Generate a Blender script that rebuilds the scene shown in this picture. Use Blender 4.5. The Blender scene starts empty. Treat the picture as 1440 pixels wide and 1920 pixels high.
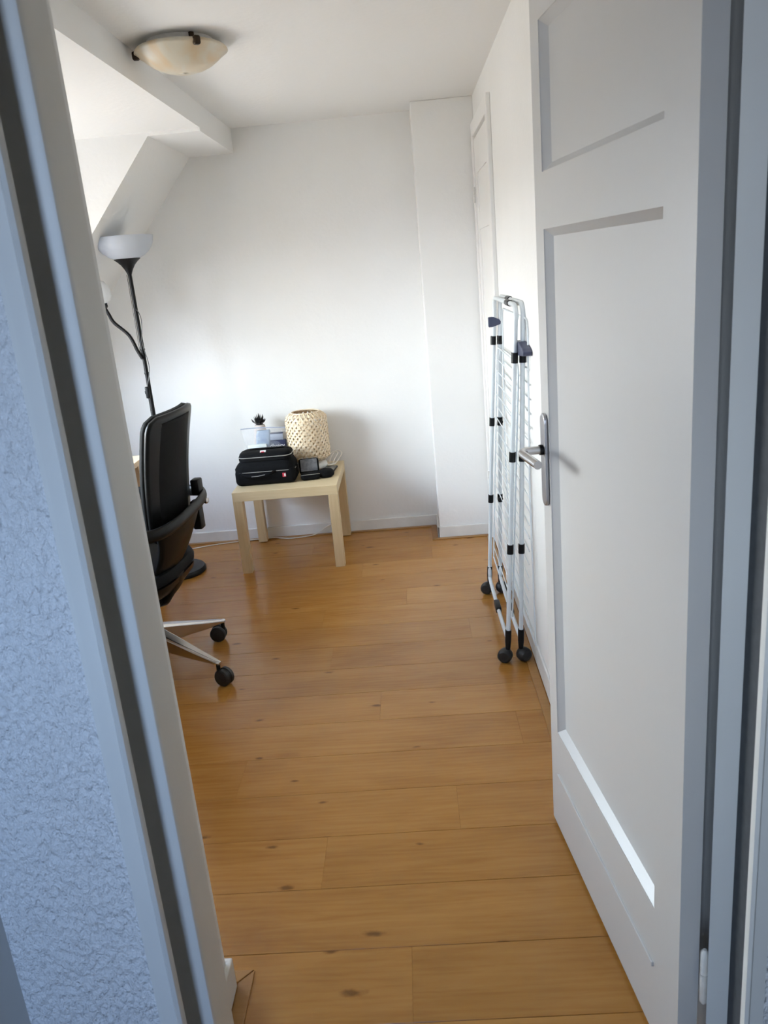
import bpy, bmesh, math, random
from mathutils import Vector, Matrix
random.seed(7)
S = bpy.context.scene
C = S.collection
PI = math.pi

# ------------------------------------------------------------------ camera
cam_d = bpy.data.cameras.new('camera')
cam_d.sensor_fit = 'AUTO'; cam_d.sensor_width = 36.0
cam_d.lens = 1507.44 / 1920 * 36.0
cam_d.clip_start = 0.02
cam_d.dof.use_dof = True; cam_d.dof.focus_distance = 3.4; cam_d.dof.aperture_fstop = 11.0
cam = bpy.data.objects.new('camera', cam_d); C.objects.link(cam)
YAW, PITCH, ROLL = -0.0478543, 0.2944206, 0.0911906
_f = Vector((math.sin(YAW)*math.cos(PITCH), math.cos(YAW)*math.cos(PITCH), -math.sin(PITCH)))
_r = Vector((math.cos(YAW), -math.sin(YAW), 0)); _d = _f.cross(_r)
_r2 = _r*math.cos(ROLL) + _d*math.sin(ROLL); _d2 = _d*math.cos(ROLL) - _r*math.sin(ROLL)
cam.matrix_world = Matrix(((_r2.x, -_d2.x, -_f.x, 0), (_r2.y, -_d2.y, -_f.y, 0), (_r2.z, -_d2.z, -_f.z, 1.5), (0, 0, 0, 1)))
S.camera = cam

# ------------------------------------------------------------------ world sky: bright hazy horizon, blue overhead, whiter towards the dormer side
W = bpy.data.worlds.new('sky'); S.world = W; W.use_nodes = True
nt = W.node_tree; nt.nodes.clear()
out = nt.nodes.new('ShaderNodeOutputWorld'); bg = nt.nodes.new('ShaderNodeBackground')
tc = nt.nodes.new('ShaderNodeTexCoord'); sep = nt.nodes.new('ShaderNodeSeparateXYZ')
dot = nt.nodes.new('ShaderNodeVectorMath'); dot.operation = 'DOT_PRODUCT'; dot.inputs[1].default_value = (-0.95, 0.1, 0.3)
mr = nt.nodes.new('ShaderNodeMapRange'); mr.interpolation_type = 'SMOOTHSTEP'; mr.inputs['From Min'].default_value = -0.25; mr.inputs['From Max'].default_value = 0.75
mr.inputs['To Min'].default_value = 0.0; mr.inputs['To Max'].default_value = 1.0
def ramp(stops):
    r = nt.nodes.new('ShaderNodeValToRGB'); e = r.color_ramp.elements
    while len(e) < len(stops): e.new(0.5)
    for q, (p, c) in zip(e, stops): q.position = p; q.color = (*c, 1)
    return r
# elevation ramps; 0.5 is the horizon, 1 the zenith, 0 straight down
rs = ramp([(0.47, (0.235, 0.22, 0.195)), (0.505, (0.95, 0.985, 0.99)), (0.66, (0.81, 0.93, 1.0)), (0.80, (0.48, 0.64, 0.94)), (1.0, (0.30, 0.45, 0.85))])
ra_ = ramp([(0.47, (0.15, 0.15, 0.15)), (0.505, (0.45, 0.66, 1.0)), (0.66, (0.40, 0.61, 1.0)), (1.0, (0.30, 0.48, 0.90))])
mp_ = nt.nodes.new('ShaderNodeMapRange'); mp_.inputs['From Min'].default_value = -1; mp_.inputs['From Max'].default_value = 1
mixs = nt.nodes.new('ShaderNodeMix'); mixs.data_type = 'RGBA'
L = nt.links.new
L(tc.outputs['Generated'], sep.inputs[0]); L(sep.outputs['Z'], mp_.inputs['Value'])
L(mp_.outputs[0], rs.inputs[0]); L(mp_.outputs[0], ra_.inputs[0])
L(tc.outputs['Generated'], dot.inputs[0]); L(dot.outputs['Value'], mr.inputs['Value']); L(mr.outputs[0], mixs.inputs[0])
L(ra_.outputs[0], mixs.inputs[6]); L(rs.outputs[0], mixs.inputs[7]); L(mixs.outputs[2], bg.inputs['Color'])
bg.inputs['Strength'].default_value = 22.0
L(bg.outputs[0], out.inputs[0])

def portal(name, loc, direction, sx, sy):
    d = bpy.data.lights.new(name, 'AREA'); d.shape = 'RECTANGLE'; d.size = sx; d.size_y = sy
    d.cycles.is_portal = True
    o = bpy.data.objects.new(name, d); C.objects.link(o); o.location = loc
    o.rotation_euler = Vector(direction).to_track_quat('-Z', 'Z').to_euler()
# room extents
CEIL = 2.263; YB = 4.60; XR = 0.405; XW = -2.05
WY0, WY1, WZ0, WZ1 = 2.38, 3.80, 0.86, 1.76        # dormer window opening
HX0, HX1, HZ0, HZ1, HY = -0.67, -0.25, 1.00, 2.36, -1.2      # hall window opening
portal('window_daylight', (XW-0.08, (WY0+WY1)/2, (WZ0+WZ1)/2), (1, 0, 0), WY1-WY0, WZ1-WZ0)
portal('hall_daylight', ((HX0+HX1)/2, HY-0.06, (HZ0+HZ1)/2), (0, 1, 0), HX1-HX0, HZ1-HZ0)

S.view_settings.view_transform = 'Standard'; S.view_settings.look = 'None'
S.view_settings.gamma = 1.0; S.view_settings.use_curve_mapping = False
S.view_settings.exposure = 0.68
S.cycles.max_bounces = 7; S.cycles.diffuse_bounces = 6; S.cycles.glossy_bounces = 3
S.cycles.transparent_max_bounces = 12; S.cycles.caustics_reflective = False; S.cycles.caustics_refractive = False
S.cycles.use_denoising = True; S.cycles.adaptive_threshold = 0.03

# ------------------------------------------------------------------ materials
def mat(name, col, rough=0.5, metal=0.0, **kw):
    m = bpy.data.materials.new(name); m.use_nodes = True
    b = m.node_tree.nodes['Principled BSDF']
    b.inputs['Base Color'].default_value = (*col, 1); b.inputs['Roughness'].default_value = rough
    b.inputs['Metallic'].default_value = metal
    for k, v in kw.items(): b.inputs[k.replace('_', ' ')].default_value = v
    return m
def nd(m, t): return m.node_tree.nodes.new(t)
def lk(m, a, b): m.node_tree.links.new(a, b)
def add_noise_colour(m, c2, scale=6.0, coord='Object', detail=4, lo=0.35, hi=0.65, stretch=(1, 1, 1)):
    b = m.node_tree.nodes['Principled BSDF']; c1 = tuple(b.inputs['Base Color'].default_value)
    t = nd(m, 'ShaderNodeTexCoord'); mp = nd(m, 'ShaderNodeMapping'); n = nd(m, 'ShaderNodeTexNoise')
    r = nd(m, 'ShaderNodeMapRange'); x = nd(m, 'ShaderNodeMix'); x.data_type = 'RGBA'
    mp.inputs['Scale'].default_value = stretch
    n.inputs['Scale'].default_value = scale; n.inputs['Detail'].default_value = detail
    r.inputs['From Min'].default_value = lo; r.inputs['From Max'].default_value = hi
    x.inputs[6].default_value = c1; x.inputs[7].default_value = (*c2, 1)
    lk(m, t.outputs[coord], mp.inputs[0]); lk(m, mp.outputs[0], n.inputs['Vector']); lk(m, n.outputs['Fac'], r.inputs['Value'])
    lk(m, r.outputs[0], x.inputs[0]); lk(m, x.outputs[2], b.inputs['Base Color'])
    return n
def add_bump(m, scale, dist, strength=0.5, detail=3, coord='Object', stretch=(1, 1, 1), rough=0.5):
    b = m.node_tree.nodes['Principled BSDF']
    t = nd(m, 'ShaderNodeTexCoord'); mp = nd(m, 'ShaderNodeMapping'); n = nd(m, 'ShaderNodeTexNoise'); bp = nd(m, 'ShaderNodeBump')
    mp.inputs['Scale'].default_value = stretch
    n.inputs['Scale'].default_value = scale; n.inputs['Detail'].default_value = detail; n.inputs['Roughness'].default_value = rough
    bp.inputs['Distance'].default_value = dist; bp.inputs['Strength'].default_value = strength
    lk(m, t.outputs[coord], mp.inputs[0]); lk(m, mp.outputs[0], n.inputs['Vector']); lk(m, n.outputs['Fac'], bp.inputs['Height'])
    lk(m, bp.outputs[0], b.inputs['Normal'])

M = {}
M['wall'] = mat('white wall paint', (0.80, 0.795, 0.78), 0.75); add_bump(M['wall'], 55, 0.004, 0.25)
add_noise_colour(M['wall'], (0.775, 0.77, 0.75), 2.5)
M['ceiling'] = mat('white ceiling paint', (0.80, 0.795, 0.78), 0.8); add_bump(M['ceiling'], 40, 0.004, 0.25)
M['paint'] = mat('white gloss woodwork paint', (0.80, 0.79, 0.77), 0.33); add_bump(M['paint'], 30, 0.002, 0.12)
add_noise_colour(M['paint'], (0.78, 0.765, 0.74), 3.0)
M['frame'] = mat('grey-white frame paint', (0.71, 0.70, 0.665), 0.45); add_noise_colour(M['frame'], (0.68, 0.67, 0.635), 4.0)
M['jamb_shade'] = mat('dark grey jamb shade', (0.055, 0.062, 0.070), 0.8); add_noise_colour(M['jamb_shade'], (0.045, 0.05, 0.058), 60)  # shade put into the colour of the strips added to the right jamb
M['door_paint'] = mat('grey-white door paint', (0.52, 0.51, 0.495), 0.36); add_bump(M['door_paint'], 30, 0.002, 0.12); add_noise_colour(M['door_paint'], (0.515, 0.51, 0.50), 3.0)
M['hall_dark'] = mat('dark unseen hallway walls', (0.13, 0.12, 0.11), 0.6); add_noise_colour(M['hall_dark'], (0.10, 0.09, 0.08), 5.0)  # unseen hall surfaces, darkened to cut bounce light on the jambs
M['skirt'] = mat('white skirting paint', (0.76, 0.75, 0.72), 0.45); add_noise_colour(M['skirt'], (0.69, 0.68, 0.65), 9.0)
M['stucco'] = mat('coarse stucco paint', (0.88, 0.88, 0.88), 0.75)
def stucco():
    m = M['stucco']; b = m.node_tree.nodes['Principled BSDF']
    t = nd(m, 'ShaderNodeTexCoord'); mp = nd(m, 'ShaderNodeMapping'); mp.inputs['Scale'].default_value = (1, 1, 0.62)
    n1 = nd(m, 'ShaderNodeTexNoise'); n1.inputs['Scale'].default_value = 105; n1.inputs['Detail'].default_value = 4; n1.inputs['Roughness'].default_value = 0.6; n1.inputs['Distortion'].default_value = 0.15
    n2 = nd(m, 'ShaderNodeTexNoise'); n2.inputs['Scale'].default_value = 30; n2.inputs['Detail'].default_value = 2
    mm = nd(m, 'ShaderNodeMath'); mm.operation = 'MULTIPLY_ADD'; mm.inputs[1].default_value = 0.5
    bp = nd(m, 'ShaderNodeBump'); bp.inputs['Distance'].default_value = 0.017; bp.inputs['Strength'].default_value = 1.0
    lk(m, t.outputs['Object'], mp.inputs[0]); lk(m, mp.outputs[0], n1.inputs['Vector']); lk(m, mp.outputs[0], n2.inputs['Vector'])
    lk(m, n2.outputs['Fac'], mm.inputs[0]); lk(m, n1.outputs['Fac'], mm.inputs[2]); lk(m, mm.outputs[0], bp.inputs['Height'])
    lk(m, bp.outputs[0], b.inputs['Normal'])
stucco()

def wood_floor(name, base, dark, light, rough=0.30):
    m = mat(name, base, rough, Specular_IOR_Level=0.38); b = m.node_tree.nodes['Principled BSDF']
    t = nd(m, 'ShaderNodeTexCoord'); oi = nd(m, 'ShaderNodeObjectInfo')
    off = nd(m, 'ShaderNodeVectorMath'); off.operation = 'SCALE'; off.inputs[0].default_value = (37.0, 53.0, 11.0)
    add = nd(m, 'ShaderNodeVectorMath'); add.operation = 'ADD'
    lk(m, oi.outputs['Random'], off.inputs['Scale']); lk(m, t.outputs['Object'], add.inputs[0]); lk(m, off.outputs[0], add.inputs[1])
    def mapped(s):
        mp = nd(m, 'ShaderNodeMapping'); mp.inputs['Scale'].default_value = s; lk(m, add.outputs[0], mp.inputs[0]); return mp
    # long flowing grain
    g = nd(m, 'ShaderNodeTexNoise'); g.inputs['Scale'].default_value = 3.0; g.inputs['Detail'].default_value = 7; g.inputs['Roughness'].default_value = 0.62; g.inputs['Distortion'].default_value = 0.9
    lk(m, mapped((1.0, 6.5, 1)).outputs[0], g.inputs['Vector'])
    f = nd(m, 'ShaderNodeTexNoise'); f.inputs['Scale'].default_value = 14; f.inputs['Detail'].default_value = 4
    lk(m, mapped((0.8, 18.0, 1)).outputs[0], f.inputs['Vector'])
    big = nd(m, 'ShaderNodeTexNoise'); big.inputs['Scale'].default_value = 2.2; big.inputs['Detail'].default_value = 2
    lk(m, mapped((0.7, 2.5, 1)).outputs[0], big.inputs['Vector'])
    # cathedral figure
    w = nd(m, 'ShaderNodeTexWave'); w.wave_type = 'RINGS'; w.inputs['Scale'].default_value = 3.2; w.inputs['Distortion'].default_value = 9; w.inputs['Detail'].default_value = 3; w.inputs['Detail Scale'].default_value = 1.4
    lk(m, mapped((0.55, 5.0, 1)).outputs[0], w.inputs['Vector'])
    r = nd(m, 'ShaderNodeValToRGB'); r.color_ramp.elements[0].position = 0.22; r.color_ramp.elements[0].color = (*dark, 1)
    r.color_ramp.elements[1].position = 0.80; r.color_ramp.elements[1].color = (*light, 1)
    e = r.color_ramp.elements.new(0.5); e.color = (*base, 1)
    s1 = nd(m, 'ShaderNodeMath'); s1.operation = 'MULTIPLY_ADD'; s1.inputs[1].default_value = 0.13; lk(m, f.outputs['Fac'], s1.inputs[0])
    s2 = nd(m, 'ShaderNodeMath'); s2.operation = 'MULTIPLY_ADD'; s2.inputs[1].default_value = 0.07; lk(m, w.outputs['Fac'], s2.inputs[0])
    s3 = nd(m, 'ShaderNodeMath'); s3.operation = 'MULTIPLY_ADD'; s3.inputs[1].default_value = 0.42; lk(m, big.outputs['Fac'], s3.inputs[0])
    s0 = nd(m, 'ShaderNodeMath'); s0.operation = 'MULTIPLY_ADD'; s0.inputs[1].default_value = 0.5; s0.inputs[2].default_value = -0.075; lk(m, g.outputs['Fac'], s0.inputs[0])
    lk(m, s0.outputs[0], s1.inputs[2]); lk(m, s1.outputs[0], s2.inputs[2]); lk(m, s2.outputs[0], s3.inputs[2]); lk(m, s3.outputs[0], r.inputs[0])
    # knots
    v = nd(m, 'ShaderNodeTexVoronoi'); v.voronoi_dimensions = '2D'; v.inputs['Scale'].default_value = 3.0; v.inputs['Randomness'].default_value = 1.0
    vm = mapped((0.70, 1.7, 0.0)); lk(m, vm.outputs[0], v.inputs['Vector'])
    nz = nd(m, 'ShaderNodeTexNoise'); nz.inputs['Scale'].default_value = 40; lk(m, mapped((1, 1.6, 1)).outputs[0], nz.inputs['Vector'])
    va = nd(m, 'ShaderNodeMath'); va.operation = 'MULTIPLY_ADD'; va.inputs[1].default_value = 0.10; lk(m, nz.outputs['Fac'], va.inputs[0]); lk(m, v.outputs['Distance'], va.inputs[2])
    vs_ = nd(m, 'ShaderNodeSeparateXYZ'); lk(m, v.outputs['Color'], vs_.inputs[0])
    gate = nd(m, 'ShaderNodeMath'); gate.operation = 'GREATER_THAN'; gate.inputs[1].default_value = 0.45; lk(m, vs_.outputs['X'], gate.inputs[0])
    szr = nd(m, 'ShaderNodeMapRange'); szr.inputs['To Min'].default_value = 2.4; szr.inputs['To Max'].default_value = 0.95; lk(m, vs_.outputs['Y'], szr.inputs['Value'])
    vsz = nd(m, 'ShaderNodeMath'); vsz.operation = 'MULTIPLY'; lk(m, v.outputs['Distance'], vsz.inputs[0]); lk(m, szr.outputs[0], vsz.inputs[1])
    lk(m, vsz.outputs[0], va.inputs[2])
    k = nd(m, 'ShaderNodeMapRange'); k.inputs['From Min'].default_value = 0.070; k.inputs['From Max'].default_value = 0.125; k.inputs['To Min'].default_value = 0.75; k.inputs['To Max'].default_value = 0.0
    lk(m, va.outputs[0], k.inputs['Value'])
    mk = nd(m, 'ShaderNodeMix'); mk.data_type = 'RGBA'; mk.inputs[7].default_value = (dark[0]*0.40, dark[1]*0.36, dark[2]*0.4, 1)
    kg = nd(m, 'ShaderNodeMath'); kg.operation = 'MULTIPLY'; lk(m, k.outputs[0], kg.inputs[0]); lk(m, gate.outputs[0], kg.inputs[1]); lk(m, kg.outputs[0], mk.inputs[0]); lk(m, r.outputs[0], mk.inputs[6])
    # plank to plank tint
    hs = nd(m, 'ShaderNodeHueSaturation'); vr = nd(m, 'ShaderNodeMapRange'); vr.inputs['To Min'].default_value = 0.97; vr.inputs['To Max'].default_value = 1.03
    lk(m, oi.outputs['Random'], vr.inputs['Value']); lk(m, vr.outputs[0], hs.inputs['Value']); lk(m, mk.outputs[2], hs.inputs['Color'])
    lk(m, hs.outputs[0], b.inputs['Base Color'])
    bp = nd(m, 'ShaderNodeBump'); bp.inputs['Distance'].default_value = 0.0006; bp.inputs['Strength'].default_value = 0.4
    lk(m, f.outputs['Fac'], bp.inputs['Height']); lk(m, bp.outputs[0], b.inputs['Normal'])
    return m
M['plank'] = wood_floor('honey oak laminate', (0.375, 0.168, 0.034), (0.255, 0.098, 0.016), (0.46, 0.225, 0.056), 0.23)
M['strip'] = wood_floor('honey oak strip', (0.345, 0.17, 0.048), (0.26, 0.115, 0.03), (0.42, 0.225, 0.075), 0.35)
M['subfloor'] = mat('dark subfloor', (0.16, 0.075, 0.026), 0.8); add_noise_colour(M['subfloor'], (0.07, 0.03, 0.01), 20)
M['hallfloor'] = mat('grey hall carpet', (0.10, 0.105, 0.115), 0.95); add_noise_colour(M['hallfloor'], (0.07, 0.075, 0.085), 150)
def wood_plain(name, c1, c2, rough=0.42, stretch=(2, 2, 30)):
    m = mat(name, c1, rough); add_noise_colour(m, c2, 4.0, detail=6, stretch=stretch, lo=0.3, hi=0.7); return m
M['birch_leg'] = wood_plain('birch effect leg', (0.60, 0.46, 0.27), (0.54, 0.40, 0.225), 0.42, (25, 25, 1.5))
M['birch_top'] = wood_plain('birch effect top', (0.64, 0.51, 0.31), (0.59, 0.455, 0.265), 0.38, (2, 25, 25))
M['desk'] = wood_plain('pale desk wood', (0.72, 0.56, 0.36), (0.66, 0.50, 0.31), 0.4, (25, 2, 25))
M['black_plastic'] = mat('black plastic', (0.004, 0.004, 0.0045), 0.4, Specular_IOR_Level=0.22); add_noise_colour(M['black_plastic'], (0.006, 0.006, 0.0065), 30)
M['dark_plastic'] = mat('charcoal plastic', (0.0045, 0.005, 0.0055), 0.34, Specular_IOR_Level=0.2); add_noise_colour(M['dark_plastic'], (0.006, 0.0065, 0.007), 25)
M['mesh_fabric'] = mat('black chair fabric', (0.0035, 0.0038, 0.0042), 0.65, Specular_IOR_Level=0.12); add_bump(M['mesh_fabric'], 400, 0.001, 0.4); add_noise_colour(M['mesh_fabric'], (0.005, 0.0053, 0.0058), 60)
M['nylon'] = mat('black padded nylon', (0.0025, 0.0025, 0.003), 0.8, Specular_IOR_Level=0.15); add_bump(M['nylon'], 300, 0.001, 0.4); add_noise_colour(M['nylon'], (0.004, 0.004, 0.0045), 80)
M['navy'] = mat('navy plastic', (0.035, 0.042, 0.085), 0.45); add_noise_colour(M['navy'], (0.045, 0.052, 0.10), 40)
M['white_tube'] = mat('white coated tube', (0.62, 0.66, 0.69), 0.3); add_noise_colour(M['white_tube'], (0.66, 0.70, 0.72), 20)
M['wire'] = mat('white coated wire', (0.66, 0.70, 0.72), 0.35); add_noise_colour(M['wire'], (0.60, 0.64, 0.66), 20)
M['alu'] = mat('polished aluminium', (0.62, 0.58, 0.56), 0.24, 1.0); add_noise_colour(M['alu'], (0.56, 0.53, 0.51), 25)
M['steel'] = mat('brushed steel', (0.60, 0.60, 0.61), 0.27, 1.0); add_noise_colour(M['steel'], (0.54, 0.54, 0.56), 60, stretch=(1, 1, 0.1))
M['steel_plate'] = mat('brushed steel plate', (0.44, 0.44, 0.46), 0.36, 1.0); add_noise_colour(M['steel_plate'], (0.40, 0.40, 0.42), 60, stretch=(1, 1, 0.1))
M['hinge'] = mat('painted hinge', (0.74, 0.73, 0.70), 0.4); add_noise_colour(M['hinge'], (0.66, 0.65, 0.62), 60)
M['rubber'] = mat('black rubber wheel', (0.009, 0.009, 0.009), 0.5); add_noise_colour(M['rubber'], (0.016, 0.016, 0.016), 40)
M['bronze'] = mat('dark bronze', (0.045, 0.028, 0.016), 0.4, 0.7); add_noise_colour(M['bronze'], (0.03, 0.019, 0.01), 60)
M['cable_white'] = mat('white cable', (0.74, 0.70, 0.64), 0.45); add_noise_colour(M['cable_white'], (0.68, 0.64, 0.58), 30)
M['cable_black'] = mat('black cable', (0.014, 0.014, 0.014), 0.45); add_noise_colour(M['cable_black'], (0.02, 0.02, 0.02), 30)
M['piping'] = mat('grey piping', (0.34, 0.33, 0.30), 0.5); add_noise_colour(M['piping'], (0.28, 0.27, 0.25), 60)
M['red'] = mat('red label', (0.55, 0.02, 0.05), 0.5); add_noise_colour(M['red'], (0.48, 0.02, 0.04), 60)
M['white_label'] = mat('white print', (0.78, 0.77, 0.76), 0.5); add_noise_colour(M['white_label'], (0.72, 0.71, 0.70), 60)
M['navy_box'] = mat('navy carton', (0.018, 0.022, 0.06), 0.4); add_noise_colour(M['navy_box'], (0.022, 0.028, 0.07), 30)
M['grey_box'] = mat('blue grey carton', (0.36, 0.39, 0.47), 0.45); add_noise_colour(M['grey_box'], (0.32, 0.35, 0.43), 30)
M['blue_pack'] = mat('slate blue packet', (0.27, 0.34, 0.45), 0.4); add_noise_colour(M['blue_pack'], (0.40, 0.45, 0.52), 40, lo=0.45, hi=0.65)
M['mint_pack'] = mat('pale mint packet', (0.60, 0.68, 0.65), 0.45); add_noise_colour(M['mint_pack'], (0.70, 0.74, 0.72), 30)
M['ceramic'] = mat('cream ceramic', (0.66, 0.60, 0.55), 0.35); add_noise_colour(M['ceramic'], (0.60, 0.52, 0.48), 20)
M['leaf_black'] = mat('black lacquer leaf', (0.008, 0.008, 0.009), 0.3); add_noise_colour(M['leaf_black'], (0.013, 0.013, 0.014), 30)
M['grey_lining'] = mat('grey case lining', (0.17, 0.175, 0.19), 0.8); add_noise_colour(M['grey_lining'], (0.12, 0.125, 0.135), 60, lo=0.4, hi=0.6)
M['glass_dark'] = mat('grey phone glass', (0.10, 0.105, 0.10), 0.12); add_noise_colour(M['glass_dark'], (0.12, 0.125, 0.12), 10)
M['bamboo'] = mat('pale bamboo', (0.86, 0.755, 0.60), 0.4); add_noise_colour(M['bamboo'], (0.76, 0.62, 0.43), 45)
M['bamboo_mid'] = mat('golden bamboo', (0.70, 0.54, 0.35), 0.45); add_noise_colour(M['bamboo_mid'], (0.74, 0.58, 0.38), 45)
M['bamboo_dark'] = mat('tan bamboo binding', (0.50, 0.34, 0.17), 0.5); add_noise_colour(M['bamboo_dark'], (0.40, 0.26, 0.12), 60)

def translucent(name, col, trans, rough=0.4, f=0.5):
    m = mat(name, col, rough); n = m.node_tree; b = n.nodes['Principled BSDF']
    add_noise_colour(m, tuple(c*0.93 for c in col), 6.0)
    t = nd(m, 'ShaderNodeBsdfTranslucent'); t.inputs['Color'].default_value = (*trans, 1)
    x = nd(m, 'ShaderNodeMixShader'); x.inputs[0].default_value = f
    o = n.nodes['Material Output']; lk(m, b.outputs[0], x.inputs[1]); lk(m, t.outputs[0], x.inputs[2]); lk(m, x.outputs[0], o.inputs['Surface'])
    return m
M['shade'] = translucent('frosted white shade', (0.74, 0.77, 0.82), (0.80, 0.84, 0.90), 0.25, 0.45)
M['small_shade'] = translucent('opal white shade', (0.88, 0.89, 0.89), (0.92, 0.93, 0.93), 0.2, 0.5)
M['alabaster'] = mat('cream alabaster glass', (0.70, 0.63, 0.49), 0.28)
def alabaster():
    m = M['alabaster']; n = m.node_tree; b = n.nodes['Principled BSDF']
    t = nd(m, 'ShaderNodeTexCoord'); nz = nd(m, 'ShaderNodeTexNoise'); nz.inputs['Scale'].default_value = 5.0; nz.inputs['Detail'].default_value = 3; nz.inputs['Distortion'].default_value = 1.5
    r = nd(m, 'ShaderNodeValToRGB'); r.color_ramp.elements[0].position = 0.40; r.color_ramp.elements[0].color = (0.62, 0.58, 0.48, 1)
    r.color_ramp.elements[1].position = 0.72; r.color_ramp.elements[1].color = (0.62, 0.42, 0.20, 1)
    lk(m, t.outputs['Object'], nz.inputs['Vector']); lk(m, nz.outputs['Fac'], r.inputs[0]); lk(m, r.outputs[0], b.inputs['Base Color'])
alabaster()
def clear_plastic(name, tint, alpha, rough=0.15):
    m = bpy.data.materials.new(name); m.use_nodes = True; n = m.node_tree; n.nodes.clear()
    o = nd(m, 'ShaderNodeOutputMaterial'); tr = nd(m, 'ShaderNodeBsdfTransparent'); g = nd(m, 'ShaderNodeBsdfPrincipled'); x = nd(m, 'ShaderNodeMixShader')
    nz = nd(m, 'ShaderNodeTexNoise'); nz.inputs['Scale'].default_value = 26; nz.inputs['Detail'].default_value = 3; nz.inputs['Distortion'].default_value = 1.0
    t = nd(m, 'ShaderNodeTexCoord'); bp = nd(m, 'ShaderNodeBump'); bp.inputs['Distance'].default_value = 0.02; bp.inputs['Strength'].default_value = 0.8
    lk(m, t.outputs['Object'], nz.inputs['Vector']); lk(m, nz.outputs['Fac'], bp.inputs['Height']); lk(m, bp.outputs[0], g.inputs['Normal'])
    g.inputs['Base Color'].default_value = (*tint, 1); g.inputs['Roughness'].default_value = rough
    x.inputs[0].default_value = alpha; lk(m, tr.outputs[0], x.inputs[1]); lk(m, g.outputs[0], x.inputs[2]); lk(m, x.outputs[0], o.inputs['Surface'])
    return m
M['clear_bag'] = clear_plastic('clear plastic film', (0.82, 0.85, 0.88), 0.13)
M['milky_bag'] = clear_plastic('milky plastic film', (0.82, 0.81, 0.79), 0.8, 0.3)
M['pane'] = clear_plastic('window glass', (0.9, 0.95, 0.95), 0.04, 0.02)

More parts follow.
